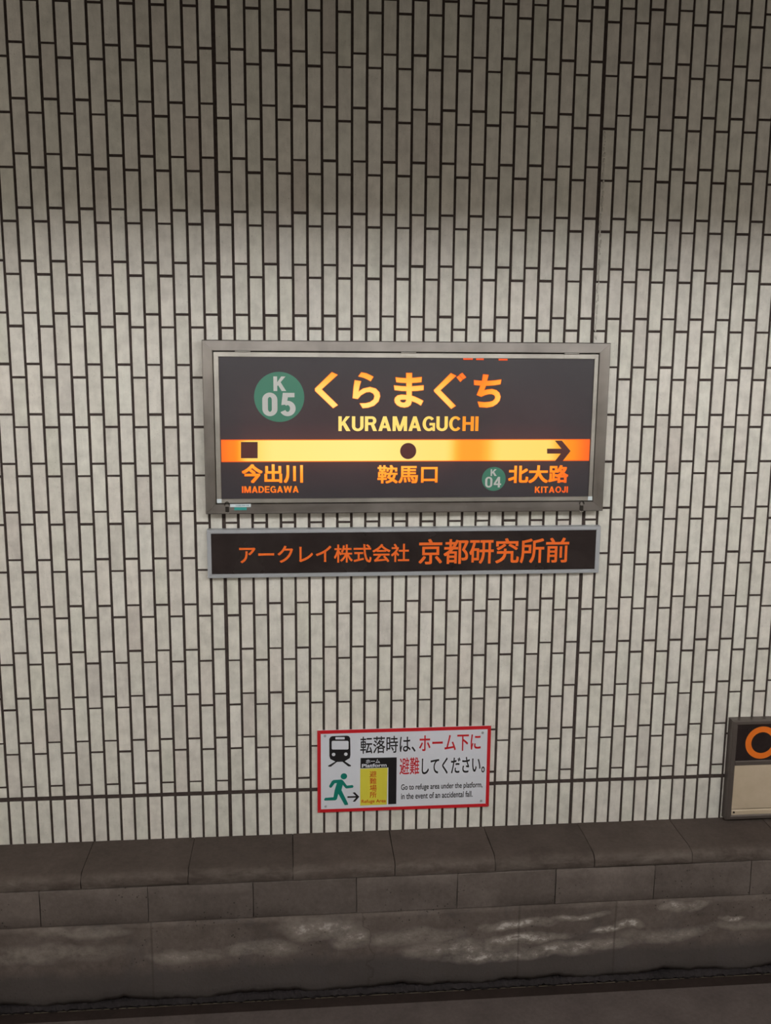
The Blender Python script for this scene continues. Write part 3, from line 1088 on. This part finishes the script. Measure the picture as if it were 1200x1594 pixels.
q = [at(358, 784.6, FY), at(390.5, 789.2, FY)]
st = obj('sticker', box_mesh('sticker', q[0][0], q[1][0], FY - 0.0006, FY + .001, q[1][2], q[0][2]), M['sticker_white'], sign, label='small white sticker')
for k in range(9):
    t = 0.28 + 0.07 * k
    xx0 = q[0][0] + (q[1][0] - q[0][0]) * t
    obj('printed_mark', box_mesh('printed_mark', xx0, xx0 + 0.0035 + 0.001 * (k % 3), FY - 0.0009, FY, q[1][2] + 0.004, q[0][2] - 0.004), M['sticker_grey'], st)
q = [at(364.5, 789.8, FY), at(384, 794.2, FY)]
obj('sticker', box_mesh('sticker', q[0][0], q[1][0], FY - 0.0006, FY + .001, q[1][2], q[0][2], 0.0003), M['sticker_teal'], sign, label='small teal sticker')

# ------------------------------------------------------------------ the long unlit name board
BY = -0.040
tl, tr, bl, br = at(321.5, 822.8, BY), at(935, 821.3, BY), at(323.5, 898, BY), at(932, 894.0, BY)
X0, X1, Z0, Z1 = (tl[0] + bl[0]) / 2, (tr[0] + br[0]) / 2, (bl[2] + br[2]) / 2, (tl[2] + tr[2]) / 2
nb = obj('name_board', None, None, None, 'long dark unlit board with orange lettering in a thin pale frame below the lit sign', 'sign',
         loc=((X0 + X1) / 2, 0.0, Z0))
fw = 0.0195
frame_bars(nb, 'frame_bar', X0, X1, Z0, Z1, (fw, fw + .002, fw, fw), BY, -0.001, M['alu'], M['alu'], 0.002)
pl = obj('board_panel', box_mesh('board_panel', X0 + fw - .003, X1 - fw + .003, BY + 0.004, -0.004, Z0 + fw - .003, Z1 - fw + .003), M['dark_acrylic'], nb,
         label='glossy dark brown panel')
lettering(pl, M['orange'], [('アークレイ株式会社', 372.3, 637, 849.2, 878.0, 0.014)], BY + 0.0033)
lettering(pl, M['orange'], [('京都研究所前', 651.7, 885.5, 839.2, 878.8, 0.015)], BY + 0.0033)

# ------------------------------------------------------------------ the warning plate
WY = -0.010
tl, tr, bl, br = at(494, 1137, WY), at(764, 1130.8, WY), at(494.4, 1264.6, WY), at(760.8, 1255.5, WY)
X0, X1, Z0, Z1 = (tl[0] + bl[0]) / 2, (tr[0] + br[0]) / 2, (bl[2] + br[2]) / 2, (tl[2] + tr[2]) / 2
wp = obj('warning_plate', None, None, None, 'white emergency notice with red border, running figure and train pictogram on the tiles', 'sign',
         loc=((X0 + X1) / 2, 0.0, Z0))
plate = obj('plate', box_mesh('plate', X0, X1, WY, 0.0, Z0, Z1, 0.0012), M['white'], wp)
frame_bars(wp, 'red_border', X0 - .0005, X1 + .0005, Z0 - .0005, Z1 + .0005, (.0175, .0175, .0175, .0175), WY - .0006, WY + .003, M['red'], M['red'], .0003)
PY = WY - 0.0007


def c5(x, y):
    return (480 + x / 4, 1120 + y / 4)


def T5(t, x0, x1, y0, y1, bd):
    return (t, 480 + x0 / 4, 480 + x1 / 4, 1120 + y0 / 4, 1120 + y1 / 4, bd)


lettering(plate, M['ink'], [T5('転落時は、', 323, 667, 108, 214, .008), T5('してください。', 706, 1098, 241, 343, .012)], PY)
lettering(plate, M['red'], [T5('ホーム下に', 690, 1073, 100, 203, .012), T5('避難', 568, 690, 238, 345, .008)], PY)
lettering(plate, M['ink'], [T5('Go to refuge area under the platform,', 577, 1083, 404, 450, .012), T5('in the event of an accidental fall.', 577, 1022, 459, 497, .012)], PY, split=False, name='small_print')
# platform edge diagram
flat_poly(plate, M['ink'], 'platform_diagram', [c5(325, 240), c5(550, 236), c5(547, 526), c5(497, 528), c5(498, 299), c5(324, 304)], PY)
yl = flat_poly(plate, M['yellow'], 'refuge_panel', [c5(323, 308), c5(493, 301), c5(488, 530), c5(322, 536)], PY - .0002)
lettering(plate, M['white'], [T5('ホーム', 358, 445, 249, 274, .02), T5('Platform', 333, 487, 277, 299, .025)], PY - .0006, split=False, name='small_print')
lettering(yl, M['red_on_yellow'], [T5('避', 381, 424, 321, 360, .006), T5('難', 382, 424, 365, 403, .006), T5('場', 382, 425, 407, 446, .008), T5('所', 382, 424, 449, 488, .01)], PY - .0006)
lettering(yl, M['red_on_yellow'], [T5('Refuge Area', 331, 482, 500, 527, .012)], PY - .0006, split=False, name='small_print')


def outline_box(pts):
    return [c5(*q) for q in pts]


# train pictogram
def rbox(x0, y0, x1, y1, r, n=5):
    out = []
    for cx, cy, a0 in ((x1 - r, y0 + r, -90), (x1 - r, y1 - r, 0), (x0 + r, y1 - r, 90), (x0 + r, y0 + r, 180)):
        for k in range(n + 1):
            t = math.radians(a0 + 90 * k / n)
            out.append((cx + r * math.cos(t), cy + r * math.sin(t)))
    return out


tp = [(150, 104), (240, 101), (252, 104), (260, 116), (262, 220), (258, 240), (226, 260), (266, 286), (262, 292), (248, 292), (212, 263), (178, 264), (140, 294), (126, 294), (122, 288),
      (168, 262), (136, 246), (131, 228), (130, 122), (138, 108)]
tr_ = flat_poly(plate, M['ink'], 'train_pictogram', outline_box(tp), PY)
flat_poly(tr_, M['white'], 'train_window', outline_box(rbox(145, 133, 250, 187, 8)), PY - .0006)
flat_poly(tr_, M['white'], 'train_destination_box', outline_box(rbox(168, 110, 226, 124, 3)), PY - .0006)
disc(tr_, M['white'], 'train_headlight', *c5(157, 218), 11 / 4, PY - .0006, .0005, n=20)
disc(tr_, M['white'], 'train_headlight', *c5(233, 216), 11 / 4, PY - .0006, .0005, n=20)
# running figure
disc(plate, M['teal'], 'figure_head', *c5(221, 354), 20 / 4, PY, .0006, n=28)
fig = [(157, 377), (206, 374), (216, 380), (240, 412), (274, 408), (281, 416), (277, 425), (236, 430), (228, 424), (214, 406), (206, 440), (246, 522), (247, 531), (226, 533),
       (186, 462), (178, 496), (168, 503), (102, 505), (97, 500), (104, 488), (156, 484), (164, 440), (177, 396), (164, 397), (144, 424), (134, 425), (128, 416), (146, 384)]
flat_poly(plate, M['teal'], 'figure_body', outline_box(fig), PY)
flat_poly(plate, M['ink'], 'arrow', outline_box([(243, 478), (296, 477), (275, 456), (289, 453), (317, 481), (290, 512), (276, 511), (296, 487), (243, 488)]), PY)
for x, y in ((103, 103), (1085, 83), (108, 541), (1075, 507)):
    c = at(*c5(x, y), WY)
    bm = bmesh.new()
    bm_cyl(bm, (c[0], WY - .001, c[2]), 0.0075, 0.003, 'Y', 16, 0.0055)
    obj('screw', bm_mesh(bm, 'screw'), M['alu'], wp)

# ------------------------------------------------------------------ the sign box cut by the right edge of the photograph
RY = -0.055


def c6(x, y):
    return (1000 + x / 4.98, 1100 + y / 4.98)


a, c = at(*c6(697, 113), RY), at(*c6(652, 882), RY)
X0, Z1, Z0 = (a[0] + c[0]) / 2, a[2], max(c[2], ZB + 0.002)
X1 = X0 + 0.92
rb = obj('sign_box', None, None, None, 'brown framed sign box with orange ring above a cream panel, beside the notice', 'sign', loc=((X0 + X1) / 2, 0.0, Z0))
fwx, fwz = 0.030, 0.026
frame_bars(rb, 'frame_bar', X0, X1, Z0, Z1, (fwx, fwx, fwz, fwz), RY, -0.001, M['bronze'], M['bronze'], 0.006)
zd0, zd1 = at(*c6(725, 460), RY)[2], at(*c6(725, 425), RY)[2]
obj('divider_bar', box_mesh('divider_bar', X0 + fwx - .002, X1 - fwx + .002, RY + .001, -0.002, zd0, zd1, .003), M['bronze'], rb)
obj('case_back', box_mesh('case_back', X0 + fwx - .002, X1 - fwx + .002, -0.03, -0.002, Z0 + fwz - .002, zd0), M['black'], rb)  # black backing added so the gap above the ledge strip turns dark
up = obj('upper_panel', box_mesh('upper_panel', X0 + fwx - .002, X1 - fwx + .002, RY + .008, -0.004, zd1 - .002, Z1 - fwz + .002), M['dark_acrylic'], rb, label='dark upper panel')
cr = obj('lower_panel', box_mesh('lower_panel', X0 + fwx - .002, X1 - fwx + .002, RY + .006, -0.031, Z0 + fwz + 0.035, zd0 + .002), M['cream'], rb, label='cream lower panel')
disc(up, M['orange_ring'], 'ring_mark', *c6(926, 279), 127 / 4.98, RY + .0074, .0008, inner=82 / 4.98, n=64, label='orange ring')
lp = box_mesh('ledge_strip', X0 + fwx - .002, X1 - fwx + .002, RY + .003, -0.031, Z0 + fwz - .002, Z0 + fwz + 0.030, .005)
ls = obj('ledge_strip', lp, M['cream'], rb)
bm = bmesh.new()
bm_cyl(bm, (X0 + fwx + .012, RY + .002, Z0 + fwz + .018), .0055, .004, 'Y', 14)
obj('screw', bm_mesh(bm, 'screw'), M['dark_steel'], rb)
